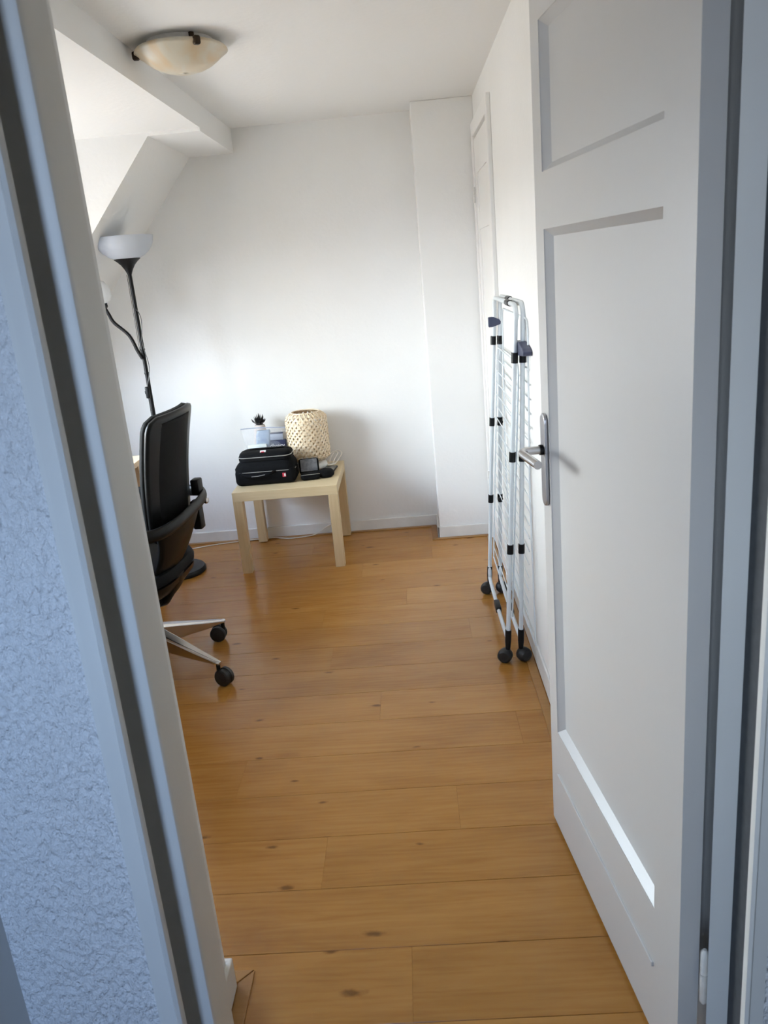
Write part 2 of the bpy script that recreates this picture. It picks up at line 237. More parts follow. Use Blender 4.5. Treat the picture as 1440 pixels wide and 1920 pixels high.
# ------------------------------------------------------------------ mesh helpers
ORIGIN = {}
class MB:
    def __init__(s, xf=None): s.v = []; s.f = []; s.xf = xf
    def add(s, vs, fs):
        o = len(s.v); s.v += [Vector(p) for p in vs]; s.f += [tuple(i+o for i in q) for q in fs]; return s
    def box(s, x0, x1, y0, y1, z0, z1, rot=None):
        vs = [(x, y, z) for x in (x0, x1) for y in (y0, y1) for z in (z0, z1)]
        if rot: vs = [rot(Vector(p)) for p in vs]
        return s.add(vs, [(0, 1, 3, 2), (4, 6, 7, 5), (0, 4, 5, 1), (2, 3, 7, 6), (0, 2, 6, 4), (1, 5, 7, 3)])
    def rbox(s, x0, x1, y0, y1, z0, z1, r=0.01, seg=3, rot=None):
        bm = bmesh.new(); bmesh.ops.create_cube(bm, size=1.0)
        for v in bm.verts:
            v.co = Vector(((x0+x1)/2 + v.co.x*(x1-x0), (y0+y1)/2 + v.co.y*(y1-y0), (z0+z1)/2 + v.co.z*(z1-z0)))
        bmesh.ops.bevel(bm, geom=list(bm.edges), offset=r, segments=seg, affect='EDGES', profile=0.5)
        bm.verts.index_update()
        s.add([(rot(v.co) if rot else v.co.copy()) for v in bm.verts], [tuple(v.index for v in f.verts) for f in bm.faces]); bm.free(); return s
    def prism(s, pts, axis, a, b):                       # polygon pts in the two other axes, extruded along axis
        def P(p, t): return {'z': (p[0], p[1], t), 'y': (p[0], t, p[1]), 'x': (t, p[0], p[1])}[axis]
        n = len(pts); vs = [P(p, a) for p in pts] + [P(p, b) for p in pts]
        return s.add(vs, [tuple(range(n)), tuple(range(2*n-1, n-1, -1))] + [(i, i+n, (i+1) % n+n, (i+1) % n) for i in range(n)])
    def lathe(s, prof, cx, cy, n=40, xf=None, caps=True):
        vs = []; fs = []
        for r, z in prof:
            for k in range(n):
                a = 2*PI*k/n; p = Vector((r*math.cos(a), r*math.sin(a), z)); p = xf(p) if xf else p + Vector((cx, cy, 0)); vs.append(p)
        m = len(prof)
        for i in range(m-1):
            for k in range(n): fs.append((i*n+k, i*n+(k+1) % n, (i+1)*n+(k+1) % n, (i+1)*n+k))
        if caps:
            if prof[0][0] > 1e-5: fs.append(tuple(range(n-1, -1, -1)))
            if prof[-1][0] > 1e-5: fs.append(tuple((m-1)*n+k for k in range(n)))
        return s.add(vs, fs)
    def tube(s, pts, r, n=10, closed=False, flat=None, up=Vector((0, 0, 1))):
        # flat=(half width along binormal/up, half thickness) gives an elliptical band
        P = [Vector(p) for p in pts]; m = len(P); vs = []; fs = []; prev = None
        for i in range(m):
            if closed: t = P[(i+1) % m] - P[i-1]
            else: t = P[min(i+1, m-1)] - P[max(i-1, 0)]
            t.normalize()
            if flat: nrm = up.cross(t)
            elif prev is None: nrm = t.orthogonal()
            else: nrm = prev - t*prev.dot(t)
            nrm.normalize(); b = t.cross(nrm); prev = nrm
            rr = r[i] if isinstance(r, (list, tuple)) else r
            for k in range(n):
                a = 2*PI*k/n
                if flat: vs.append(P[i] + nrm*math.cos(a)*flat[1] + b*math.sin(a)*flat[0])
                else: vs.append(P[i] + (nrm*math.cos(a) + b*math.sin(a))*rr)
        for i in range(m if closed else m-1):
            j = (i+1) % m
            for k in range(n): fs.append((i*n+k, i*n+(k+1) % n, j*n+(k+1) % n, j*n+k))
        if not closed: fs += [tuple(range(n-1, -1, -1)), tuple((m-1)*n+k for k in range(n))]
        return s.add(vs, fs)
    def build(s, name, m, parent=None, smooth=False, bevel=0.0, seg=2, solid=0.0):
        V = [s.xf(p) for p in s.v] if s.xf else s.v
        c = Vector([sum((min(p[i] for p in V), max(p[i] for p in V)))/2 for i in range(3)]); c.z = min(p.z for p in V)
        me = bpy.data.meshes.new(name); me.from_pydata([tuple(p-c) for p in V], [], s.f)
        bm = bmesh.new(); bm.from_mesh(me); bmesh.ops.recalc_face_normals(bm, faces=bm.faces); bm.to_mesh(me); bm.free()
        me.materials.append(M[m] if isinstance(m, str) else m)
        o = bpy.data.objects.new(name, me); C.objects.link(o)
        if parent is not None: o.parent = parent; o.location = c - ORIGIN[parent.name]
        else: o.location = c
        ORIGIN[o.name] = c
        if smooth:
            for p in me.polygons: p.use_smooth = True
            if smooth != 'all':
                try: me.set_sharp_from_angle(angle=math.radians(40))
                except Exception: pass
        if solid:
            q = o.modifiers.new('thickness', 'SOLIDIFY'); q.thickness = solid; q.offset = 0
        if bevel:
            q = o.modifiers.new('edge', 'BEVEL'); q.width = bevel; q.segments = seg; q.limit_method = 'ANGLE'
        return o
def tag(o, label, cat=None, group=None, kind=None):
    o['label'] = label
    if cat: o['category'] = cat
    if group: o['group'] = group
    if kind: o['kind'] = kind
    return o
def thing(name, loc, label, cat, group=None, kind=None):
    o = bpy.data.objects.new(name, None); o.empty_display_size = 0.05; C.objects.link(o); o.location = loc
    ORIGIN[o.name] = Vector(loc); return tag(o, label, cat, group, kind)
def smoothpath(pts, per=8):
    P = [Vector(p) for p in pts]; out = []
    for i in range(len(P)-1):
        a = P[max(i-1, 0)]; b = P[i]; c = P[i+1]; d = P[min(i+2, len(P)-1)]
        for k in range(per):
            t = k/per
            out.append(0.5*((2*b) + (c-a)*t + (2*a-5*b+4*c-d)*t*t + (3*b-a-3*c+d)*t**3))
    out.append(P[-1]); return out
def rot_about(c, axis, ang):
    R = Matrix.Rotation(ang, 3, axis); c = Vector(c)
    return lambda p: R @ (p - c) + c
def st(mb, name, m, label, cat='wall', **kw): return tag(mb.build(name, m, **kw), label, cat, kind='structure')

# ================================================================== STRUCTURE
# ---- floor
fl = st(MB().box(XW, 0.47, 0.98, YB, -0.06, -0.009), 'floor', 'subfloor', 'honey oak laminate floor of wide planks', 'floor')
ROW = 0.196; y = 1.482 - 3*ROW; row = 0; pm = {}
offs = [0.35, 1.0, 0.62, 0.1, 0.85, 0.48, 1.15, 0.25, 0.72, 0.02, 0.93]
while y < YB - 0.01:
    y0, y1 = max(y, 0.99), min(y+ROW, YB-0.002)
    xl, xr = (-0.50, 0.43) if y1 < 1.42 else (XW+0.002, XR-0.002)
    x = xl - (offs[row % len(offs)] if xl < -1 else 0.2)
    while x < xr:
        a, b = max(x, xl), min(x+1.285, xr)
        if b - a > 0.02:
            key = (round(b-a, 4), round(y1-y0, 4))
            if key not in pm:
                g = 0.0005; hx, hy = key[0]/2-0.0001, key[1]/2-g; e = 0.0008
                me = bpy.data.meshes.new('plank')
                vs = [(-hx, -hy, -0.008), (hx, -hy, -0.008), (hx, hy, -0.008), (-hx, hy, -0.008), (-hx, -hy, -e), (hx, -hy, -e), (hx, hy, -e), (-hx, hy, -e),
                      (-hx+0.0001, -hy+e, 0), (hx-0.0001, -hy+e, 0), (hx-0.0001, hy-e, 0), (-hx+0.0001, hy-e, 0)]
                fs = [(3, 2, 1, 0), (8, 9, 10, 11)] + [(i, (i+1) % 4, (i+1) % 4+4, i+4) for i in range(4)] + [(i+4, (i+1) % 4+4, (i+1) % 4+8, i+8) for i in range(4)]
                me.from_pydata(vs, [], fs); me.materials.append(M['plank']); pm[key] = me
            o = bpy.data.objects.new('plank', pm[key]); C.objects.link(o); o.parent = fl
            o.location = Vector(((a+b)/2, (y0+y1)/2, 0)) - ORIGIN[fl.name]
        x += 1.285
    y += ROW; row += 1
st(MB().box(-0.685, 0.85, HY, 0.98, -0.06, -0.002), 'floor_hall', 'hallfloor', 'grey carpet floor of the dark hallway', 'floor')

# ---- walls of the room
st(MB().box(XW-0.1, 0.60, YB, YB+0.1, 0, CEIL), 'wall_back', 'wall', 'white far wall behind the small table')
st(MB().box(0.10, XR+0.0, 4.36, YB, 0, CEIL), 'wall_pillar', 'wall', 'white chimney breast jutting from the far right corner', bevel=0.004)
w = MB().box(XR, XR+0.1, 1.46, YB, 0, CEIL); w.box(0.47, 0.55, 1.14, 1.46, 0, CEIL); w.box(XR, 0.55, 1.455, 1.46, 0, CEIL)
st(w, 'wall_right', 'wall', 'long white right wall behind the drying rack')
# thick return wall left of the doorway
st(MB().box(-1.2, -0.502, 1.05, 1.386, 0, CEIL), 'wall_left', 'wall', 'short white return wall just inside the doorway on the left', bevel=0.003)
st(MB().box(XW-0.1, -1.2, 1.30, 1.40, 0, CEIL), 'wall_front', 'wall', 'white wall facing the desk, hidden left of the doorway')
# ---- ceiling, sloping roof, dormer
XB = -0.84; ZL = 2.157; YC = 3.86; XS = -1.075; TAN = 1.19
st(MB().box(XB, XR+0.1, 1.05, YB, CEIL, CEIL+0.1), 'ceiling', 'ceiling', 'flat white ceiling with the round bowl lamp', 'ceiling')
zk = ZL - (XS-XW)*TAN
dz = 0.014
roof = [(XB, ZL-dz), (XS, ZL-dz), (XW, zk), (XW, CEIL+0.1), (XB, CEIL+0.1)]
st(MB().prism(roof, 'y', YC, YB), 'ceiling_slope', 'ceiling', 'steep sloping attic ceiling in the far left corner', 'ceiling')
st(MB().prism(roof, 'y', 1.40, 1.72), 'ceiling_slope_front', 'ceiling', 'sloping attic ceiling on the near side of the dormer', 'ceiling')
st(MB().box(XW, XB, 1.72, YC, ZL, CEIL+0.1), 'ceiling_dormer', 'ceiling', 'lower white ceiling of the bright dormer recess', 'ceiling')
# window wall with the opening
w = MB().box(XW-0.12, XW, 1.40, YB, 0, WZ0); w.box(XW-0.12, XW, 1.40, YB, WZ1, CEIL+0.1)
w.box(XW-0.12, XW, 1.40, WY0, WZ0, WZ1); w.box(XW-0.12, XW, WY1, YB, WZ0, WZ1)
st(w, 'wall_dormer', 'wall', 'white dormer wall around the wide window')
wi = thing('window_1', (XW, (WY0+WY1)/2, WZ0), 'wide white dormer window beside the desk', 'window', kind='structure')
t_ = 0.05
f = MB().box(XW-0.09, XW-0.03, WY0, WY1, WZ0, WZ0+t_); f.box(XW-0.09, XW-0.03, WY0, WY1, WZ1-t_, WZ1)
for yy in (WY0, (WY0+WY1)/2-t_/2, WY1-t_): f.box(XW-0.09, XW-0.03, yy, yy+t_, WZ0+t_, WZ1-t_)
f.build('window_frame', 'paint', wi)
for yy in (WY0+t_, (WY0+WY1)/2+t_/2):
    MB().box(XW-0.064, XW-0.058, yy, yy+(WY1-WY0)/2-1.5*t_, WZ0+t_, WZ1-t_).build('pane', 'pane', wi)
MB().box(XW-0.03, XW+0.10, WY0-0.04, WY1+0.04, WZ0-0.03, WZ0).build('window_sill', 'paint', wi, bevel=0.004)

# ---- hallway shell
st(MB().box(-0.685, -0.462, 0.978, 0.985, 0, 2.42).box(-0.685, -0.481, 0.985, 1.05, 0, 2.42), 'wall_hall_front', 'stucco', 'coarse white stucco hallway wall at the far left edge')
w = MB().box(0.455, 0.85, 0.978, 1.14, 0, 2.42); w.box(-0.455, 0.455, 0.978, 1.14, 2.12, 2.42); w.box(-0.502, 0.55, 1.14, 1.46, 2.20, CEIL+0.1)
st(w, 'wall_hall_lintel', 'stucco', 'stucco hallway wall above and right of the doorway')
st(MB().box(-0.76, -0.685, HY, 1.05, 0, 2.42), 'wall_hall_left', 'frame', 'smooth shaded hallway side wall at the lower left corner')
st(MB().box(0.85, 0.93, HY, 1.05, 0, 2.42), 'wall_unseen_hall_right', 'hall_dark', 'unseen hallway side wall right of the viewer')
st(MB().box(-0.76, 0.93, HY-0.1, 1.14, 2.42, 2.5), 'ceiling_unseen_hall', 'hall_dark', 'unseen hallway ceiling', 'ceiling')
w = MB().box(-0.76, 0.93, HY-0.12, HY, 0, HZ0); w.box(-0.76, 0.93, HY-0.12, HY, HZ1, 2.5); w.box(-0.76, HX0, HY-0.12, HY, HZ0, HZ1); w.box(HX1, 0.93, HY-0.12, HY, HZ0, HZ1)
st(w, 'wall_unseen_hall_back', 'hall_dark', 'unseen hallway end wall around its window')
wi = thing('window_2', ((HX0+HX1)/2, HY, HZ0), 'white hallway window behind the viewer', 'window', kind='structure')
f = MB().box(HX0, HX1, HY-0.09, HY-0.03, HZ0, HZ0+t_); f.box(HX0, HX1, HY-0.09, HY-0.03, HZ1-t_, HZ1)
for xx in (HX0, HX1-t_): f.box(xx, xx+t_, HY-0.09, HY-0.03, HZ0+t_, HZ1-t_)
f.build('window_frame', 'paint', wi)
MB().box(HX0+t_, HX1-t_, HY-0.064, HY-0.058, HZ0+t_, HZ1-t_).build('pane', 'pane', wi)

# ---- door frame (rebated profile extruded upwards)
def jamb(sgn, r0, r1):
    # casing board, reveal behind it, step to the stop, stop nose, rebate for the door
    pts = [(-0.462, 0.985), (-0.462, 0.962), (-0.441, 0.960), (-0.437, 0.955), (-0.432, 0.958), (-0.430, 0.966), (-0.431, 0.972)]
    if sgn < 0: pts += [(-r0, 0.974), (-r0, 1.026), (-r0+0.002, 1.030), (-r1-0.006, 1.031), (-r1-0.001, 1.033), (-r1, 1.036), (-r1, 1.046)]
    else: pts += [(-r0, 0.974), (-r0, 1.014), (-r0+0.002, 1.018), (-r1, 1.018), (-r1-0.008, 1.036)]
    pts += [(-0.4205, 1.047), (-0.4205, 1.147), (-0.502, 1.147), (-0.502, 1.05), (-0.480, 1.05), (-0.480, 0.985)] if sgn < 0 else [(-0.452, 1.037), (-0.452, 1.13), (-0.466, 1.14), (-0.455, 1.05)]
    return [(p[0]*(1 if sgn < 0 else -1), p[1]) for p in pts]
fr = thing('trim_1', (0, 1.05, 0), 'white painted rebated door frame around the doorway', 'door frame', kind='structure')
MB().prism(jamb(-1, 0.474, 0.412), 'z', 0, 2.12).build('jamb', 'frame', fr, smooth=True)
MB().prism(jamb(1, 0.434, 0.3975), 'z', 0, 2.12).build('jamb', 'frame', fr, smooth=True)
MB().box(0.4305, 0.4345, 0.968, 1.016, 0.004, 2.088).build('shade_strip', 'jamb_shade', fr)  # added dark strip, stands in for shade on the right reveal
MB().box(0.447, 0.4525, 1.039, 1.128, 0.004, 2.088).build('shade_strip', 'jamb_shade', fr)  # added dark strip, deepens the shade in the gap beside the hinges
MB().box(-0.43, 0.434, 0.975, 1.13, 2.09, 2.12).build('head', 'frame', fr)

# ---- baseboards (white) and floor strips (oak)
BB = 0.066
st(MB().box(XW, 0.10, YB-0.013, YB, 0, BB), 'baseboard_back', 'skirt', 'low white baseboard along the far wall', 'baseboard', bevel=0.004)
w = MB().box(0.087, 0.10, 4.347, YB-0.013, 0, BB); w.box(0.087, XR, 4.347, 4.36, 0, BB)
st(w, 'baseboard_pillar', 'skirt', 'white baseboard around the chimney breast', 'baseboard', bevel=0.004)
st(MB().box(XR-0.009, XR, 1.47, 3.585, 0, 0.085), 'baseboard_right', 'skirt', 'white baseboard along the right wall behind the drying rack', 'baseboard', bevel=0.003)
w = MB().prism([(-0.502, 1.155), (-0.489, 1.155), (-0.489, 1.399), (-1.2, 1.399), (-1.2, 1.386), (-0.502, 1.386)], 'z', 0, 0.08)
st(w, 'baseboard_left', 'skirt', 'white baseboard at the foot of the return wall by the doorway', 'baseboard', bevel=0.004)
zs = 0.005
def strip(n, poly, label): st(MB().prism(poly, 'z', 0.0002, zs), 'trim_%d' % n, 'strip', label, 'floor strip', bevel=0.0012)
strip(2, [(XW, YB-0.015), (0.085, YB-0.015), (0.055, YB-0.042), (XW, YB-0.042)], 'oak floor strip along the far wall')
strip(3, [(0.085, YB-0.016), (0.085, 4.345), (0.055, 4.317), (0.055, YB-0.043)], 'short oak floor strip along the side of the chimney breast')
strip(4, [(0.086, 4.344), (XR-0.011, 4.344), (XR-0.011, 4.316), (0.056, 4.316)], 'oak floor strip along the front of the chimney breast')
strip(5, [(XR-0.013, 4.314), (XR-0.013, 1.50), (XR-0.043, 1.50), (XR-0.043, 4.314)], 'oak floor strip along the right wall')
strip(6, [(-0.487, 1.155), (-0.487, 1.403), (-0.456, 1.434), (-0.456, 1.155)], 'oak floor strip with a mitred end by the doorway')
strip(7, [(-0.489, 1.4045), (-1.2, 1.4045), (-1.2, 1.4365), (-0.458, 1.4355)], 'oak floor strip turning left around the return wall')

# ---- cupboard door in the right wall
d2 = thing('door_2', (XR, 3.96, 0), 'flat white closet door in the right wall beside the chimney breast', 'door', kind='structure')
cw = 0.068; cy0, cy1, ct = 3.59, 4.345, 2.135
f = MB().box(XR-0.018, XR, cy0, cy0+cw, 0, ct); f.box(XR-0.018, XR, cy1-cw, cy1, 0, ct); f.box(XR-0.018, XR, cy0+cw, cy1-cw, ct-cw, ct)
f.build('casing', 'paint', d2, bevel=0.003)
ly0, ly1 = cy0+cw+0.002, cy1-cw-0.002
lf = MB()
for (a, b, c, d) in ((ly0, ly0+0.085, 0.01, 2.052), (ly1-0.085, ly1, 0.01, 2.052), (ly0+0.085, ly1-0.085, 0.01, 0.20), (ly0+0.085, ly1-0.085, 1.637, 1.715), (ly0+0.085, ly1-0.085, 1.895, 2.052)):
    lf.box(XR-0.010, XR-0.001, a, b, c, d)
lf.build('leaf', 'paint', d2)
for (c, d) in ((0.20, 1.637), (1.715, 1.895)): MB().box(XR-0.004, XR-0.001, ly0+0.085, ly1-0.085, c, d).build('panel', 'paint', d2)
for zz in (1.80, 0.35):
    h = MB().lathe([(0.0062, zz-0.035), (0.0062, zz+0.0)], XR-0.021, ly1+0.004, 12); h.lathe([(0.0062, zz+0.002), (0.0062, zz+0.038)], XR-0.021, ly1+0.004, 12)
    h.build('hinge', 'hinge', d2, smooth=True)

# ---- the open door with its panels, handle and hinge
P0 = Vector((0.389, 1.125, 0)); U = Vector((-0.1125, 0.99365, 0)); N = Vector((0.99365, 0.1125, 0))
def DX(p): return P0 + U*p[0] + N*p[1] + Vector((0, 0, p[2]))      # (along the door, into the door, up)
d1 = thing('door_1', tuple(P0), 'white panelled wooden door standing open on the right', 'door', kind='structure')
DW, DT, DZ0, DZ1 = 0.774, 0.036, 0.012, 2.06
s0, s1 = 0.106, 0.7135
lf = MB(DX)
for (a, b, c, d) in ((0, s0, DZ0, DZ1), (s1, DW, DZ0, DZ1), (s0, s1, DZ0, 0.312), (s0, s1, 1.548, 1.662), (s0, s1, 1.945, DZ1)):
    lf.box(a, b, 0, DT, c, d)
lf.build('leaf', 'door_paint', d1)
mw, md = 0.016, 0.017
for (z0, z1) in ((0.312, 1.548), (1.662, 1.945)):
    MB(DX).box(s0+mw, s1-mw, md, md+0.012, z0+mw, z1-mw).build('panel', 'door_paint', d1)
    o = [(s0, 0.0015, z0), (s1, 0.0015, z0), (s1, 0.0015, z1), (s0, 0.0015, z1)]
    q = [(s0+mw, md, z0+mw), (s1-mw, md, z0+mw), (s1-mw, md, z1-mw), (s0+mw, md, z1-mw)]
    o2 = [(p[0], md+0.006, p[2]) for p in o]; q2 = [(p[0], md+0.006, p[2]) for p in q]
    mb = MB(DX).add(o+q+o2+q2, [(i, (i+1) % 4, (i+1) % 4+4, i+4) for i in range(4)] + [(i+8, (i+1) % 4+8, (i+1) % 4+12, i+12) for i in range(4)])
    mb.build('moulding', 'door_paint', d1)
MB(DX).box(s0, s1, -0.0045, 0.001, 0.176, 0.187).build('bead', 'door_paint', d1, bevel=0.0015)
# handle: long rounded plate, neck, lever pointing back to the hinge
hp = thing('handle', tuple(DX((0.738, 0, 0.92))), 'brushed steel lever handle on a long plate', None); hp.parent = d1; hp.location = DX((0.738, 0, 0.92)) - P0
hc, hw = 0.741, 0.0195
pl = [(hc+hw*math.cos(a), 1.125+hw*math.sin(a)) for a in [PI*k/10 for k in range(11)]] + [(hc+hw*math.cos(a), 0.94+hw*math.sin(a)) for a in [PI+PI*k/10 for k in range(11)]]
MB(DX).prism(pl, 'y', -0.009, 0.0).build('plate', 'steel_plate', hp, bevel=0.003, seg=3)
lv = [(hc, -0.006, 1.058), (hc, -0.045, 1.058), (hc-0.003, -0.054, 1.058), (hc-0.011, -0.0605, 1.0578), (hc-0.022, -0.062, 1.057), (hc-0.06, -0.060, 1.056), (hc-0.128, -0.056, 1.055)]
MB(DX).tube(smoothpath(lv, 5), 0.0098, 14).build('lever', 'steel', hp, smooth=True)
MB(DX).tube([(hc, -0.009, 1.058), (hc, -0.017, 1.058)], 0.0125, 16).build('collar', 'black_plastic', hp, smooth=True)
for zz in (0.288, 1.99):
    h = MB().lathe([(0.003, zz-0.066), (0.0075, zz-0.058), (0.0075, zz-0.001)], 0.4262, 1.1065, 14); h.lathe([(0.0075, zz+0.001), (0.0075, zz+0.046), (0.003, zz+0.052)], 0.4262, 1.1065, 14)
    h.build('hinge', 'hinge', d1, smooth=True)

# ================================================================== CEILING LAMP
lx, ly = -0.668, 2.955
cl = thing('ceiling_lamp', (lx, ly, 2.16), 'shallow cream glass bowl lamp on the ceiling, held by bronze clips', 'lamp')
MB().lathe([(0.0, CEIL), (0.108, CEIL), (0.108, CEIL-0.022), (0.0, CEIL-0.022)], lx, ly, 40, caps=False).build('ceiling_plate', 'white_label', cl, smooth=True)
R_ = 0.150
prof = [(R_, 2.236), (R_+0.002, 2.231), (R_-0.004, 2.227), (R_-0.016, 2.219), (R_-0.032, 2.206), (R_-0.052, 2.192), (R_-0.078, 2.180), (R_-0.105, 2.172), (R_-0.130, 2.169), (0.0, 2.168)]
inner = [(max(r-0.005, 0.0), z+0.005) for r, z in prof][::-1]
MB().lathe(prof+inner, lx, ly, 56, caps=False).build('glass_bowl', 'alabaster', cl, smooth='all')
for a in (math.radians(186), math.radians(-57), math.radians(64)):
    ca, sa = math.cos(a), math.sin(a)
    def CX(p, ca=ca, sa=sa): return Vector((lx + p[0]*ca - p[1]*sa, ly + p[0]*sa + p[1]*ca, p[2]))
    k = MB(CX).box(0.100, 0.116, -0.008, 0.008, 2.241, CEIL); k.box(0.110, R_+0.008, -0.005, 0.005, 2.238, 2.242)
    o = k.build('clip', 'bronze', cl, bevel=0.002)
    MB(CX).rbox(R_-0.012, R_+0.010, -0.011, 0.011, 2.217, 2.243, 0.006).build('knob', 'bronze', o, smooth=True)

# ================================================================== SIDE TABLE
tx0, ty0, TS, TH = -0.973, 4.003, 0.55, 0.45
tb = thing('side_table', (tx0+TS/2, ty0+TS/2, 0), 'small square birch side table against the far wall', 'table')
MB().box(tx0, tx0+TS, ty0, ty0+TS, TH-0.05, TH).build('table_top', 'birch_top', tb, bevel=0.0015)
for ax in (tx0, tx0+TS-0.05):
    for ay in (ty0, ty0+TS-0.05): MB().box(ax, ax+0.05, ay, ay+0.05, 0.0055 if ay > 4.4 else 0, TH-0.05).build('leg', 'birch_leg', tb, bevel=0.0015)

# ---- black camera bag
bx = thing('camera_bag', (-0.795, 4.22, TH), 'black padded camera bag with grey piping on the side table', 'bag')
def BR(p): return p
body = MB().rbox(-0.958, -0.634, 4.112, 4.296, TH+0.0005, TH+0.105, 0.028, 4); body.build('lower_body', 'nylon', bx, smooth=True)
def loft(rects, z, rc, n=6):
    rings = []
    for (x0, x1, y0, y1), zz, r in zip(rects, z, rc):
        ring = []
        for cx, cy, a0 in ((x1-r, y1-r, 0), (x0+r, y1-r, PI/2), (x0+r, y0+r, PI), (x1-r, y0+r, 1.5*PI)):
            for k in range(n+1): a = a0 + PI/2*k/n; ring.append((cx+r*math.cos(a), cy+r*math.sin(a), zz))
        rings.append(ring)
    m = len(rings[0]); vs = [p for r in rings for p in r]; fs = []
    for i in range(len(rings)-1):
        for k in range(m): fs.append((i*m+k, i*m+(k+1) % m, (i+1)*m+(k+1) % m, (i+1)*m+k))
    fs += [tuple(range(m-1, -1, -1)), tuple((len(rings)-1)*m+k for k in range(m))]
    return MB().add(vs, fs), rings
mb, rg = loft([(-0.957, -0.635, 4.113, 4.295), (-0.955, -0.637, 4.115, 4.294), (-0.945, -0.644, 4.122, 4.291), (-0.932, -0.652, 4.130, 4.287), (-0.928, -0.656, 4.134, 4.284)], [TH+0.086, TH+0.110, TH+0.128, TH+0.142, TH+0.150], [0.045]*5)
mb.build('upper_body', 'nylon', bx, smooth=True)
mb, rg2 = loft([(-0.934, -0.650, 4.128, 4.286), (-0.934, -0.650, 4.128, 4.286), (-0.928, -0.655, 4.136, 4.280), (-0.910, -0.668, 4.155, 4.265), (-0.88, -0.69, 4.18, 4.245)], [TH+0.150, TH+0.172, TH+0.190, TH+0.200, TH+0.203], [0.045]*5)
mb.build('lid', 'nylon', bx, smooth=True)
MB().tube(rg[0], 0.0022, 6, closed=True).build('piping', 'piping', bx, smooth=True)
MB().tube([(p[0], p[1], TH+0.172) for p in rg2[0]], 0.0026, 6, closed=True).build('piping', 'piping', bx, smooth=True)
MB().tube(smoothpath([(-0.925, 4.112, TH+0.085), (-0.90, 4.100, TH+0.070), (-0.84, 4.092, TH+0.064), (-0.77, 4.095, TH+0.072), (-0.735, 4.112, TH+0.088)], 6), 0.006, 8, flat=(0.010, 0.003)).build('grab_handle', 'nylon', bx, smooth=True)
MB().tube([(-0.862, 4.0885, TH+0.066), (-0.83, 4.087, TH+0.067), (-0.79, 4.0895, TH+0.073)], 0.0018, 6).build('handle_stitching', 'piping', bx, smooth=True)
tg = MB().box(-0.701, -0.683, 4.1095, 4.1125, TH+0.045, TH+0.070).build('brand_tag', 'red', bx, bevel=0.001)
MB().box(-0.692, -0.684, 4.1085, 4.1095, TH+0.049, TH+0.066).build('tag_print', 'white_label', tg)
pb = MB().box(-0.812, -0.782, 4.150, 4.166, TH+0.196, TH+0.200, rot=rot_about((-0.795, 4.15, TH+0.195), 'X', math.radians(28))).build('lid_badge', 'white_label', bx)
MB().box(-0.806, -0.790, 4.148, 4.153, TH+0.1965, TH+0.2015, rot=rot_about((-0.795, 4.15, TH+0.195), 'X', math.radians(28))).build('badge_print', 'red', pb)
for sx in (-0.9595, -0.636):
    MB().rbox(sx-0.006, sx+0.006, 4.18, 4.21, TH+0.05, TH+0.10, 0.004, 2).build('strap_loop', 'nylon', bx, smooth=True)

bx.scale = (1, 1, 0.87); bx.location.x -= 0.013

# ---- things standing behind the camera bag
vz = thing('leafy_ornament', (-0.872, 4.48, TH), 'cream ornament with a crown of black pointed leaves behind the camera bag', 'ornament')
MB().lathe([(0.030, TH), (0.042, TH+0.03), (0.046, TH+0.10), (0.042, TH+0.19), (0.030, TH+0.255), (0.026, TH+0.262)], -0.872, 4.48, 24).build('body', 'ceramic', vz, smooth=True)
crown = MB()
for ringi, (nl, rr, hh, tilt) in enumerate(((8, 0.012, 0.056, 0.85), (6, 0.009, 0.066, 0.48), (3, 0.004, 0.068, 0.18))):
    for k in range(nl):
        a = 2*PI*k/nl + ringi*0.4; ca, sa = math.cos(a), math.sin(a); hh2 = hh*(0.85+0.3*random.random())
        base = Vector((-0.872+rr*ca, 4.48+rr*sa, TH+0.262)); o_ = Vector((ca, sa, 0)); u_ = Vector((-sa, ca, 0)); z_ = Vector((0, 0, 1))
        mid = base + o_*math.sin(tilt)*hh2*0.55 + z_*math.cos(tilt)*hh2*0.5; tip = base + o_*math.sin(tilt)*hh2*0.75 + z_*hh2*max(0.35, math.cos(tilt)*1.0)
        vs = [base-u_*0.006, base+u_*0.006, mid+u_*0.0085, mid-u_*0.0085, tip, base-o_*0.004, mid-o_*0.005+z_*0.002]
        crown.add(vs, [(0, 1, 2, 3), (3, 2, 4), (0, 5, 6, 3), (5, 1, 2, 6), (3, 6, 4), (6, 2, 4), (0, 1, 5)])
crown.lathe([(0.006, TH+0.258), (0.020, TH+0.264), (0.019, TH+0.278), (0.008, TH+0.29)], -0.872, 4.48, 12)
crown.build('leaf_crown', 'leaf_black', vz)
nb = thing('carton', (-0.762, 4.387, TH), 'navy carton with white lettering inside the clear bag', 'box')
MB().rbox(-0.812, -0.718, 4.372, 4.402, TH, TH+0.186, 0.003, 2).build('body', 'navy_box', nb, smooth=True)
tcu = bpy.data.curves.new('lettering', 'FONT'); tcu.body = 'divery'; tcu.size = 0.034; tcu.align_x = 'CENTER'; tcu.extrude = 0.0004
to = bpy.data.objects.new('lettering', tcu); C.objects.link(to)
bpy.context.view_layer.update()
tme = bpy.data.meshes.new_from_object(to.evaluated_get(bpy.context.evaluated_depsgraph_get())); bpy.data.objects.remove(to)
lo = bpy.data.objects.new('lettering', tme); C.objects.link(lo); tme.materials.clear(); tme.materials.append(M['white_label'])
lo.parent = nb; lo.rotation_euler = (PI/2, 0, 0); lo.location = Vector((-0.767, 4.3712, TH+0.145)) - ORIGIN[nb.name]
gb = thing('small_box', (-0.772, 4.388, TH+0.1865), 'small blue-grey box lying on the navy carton', 'box')
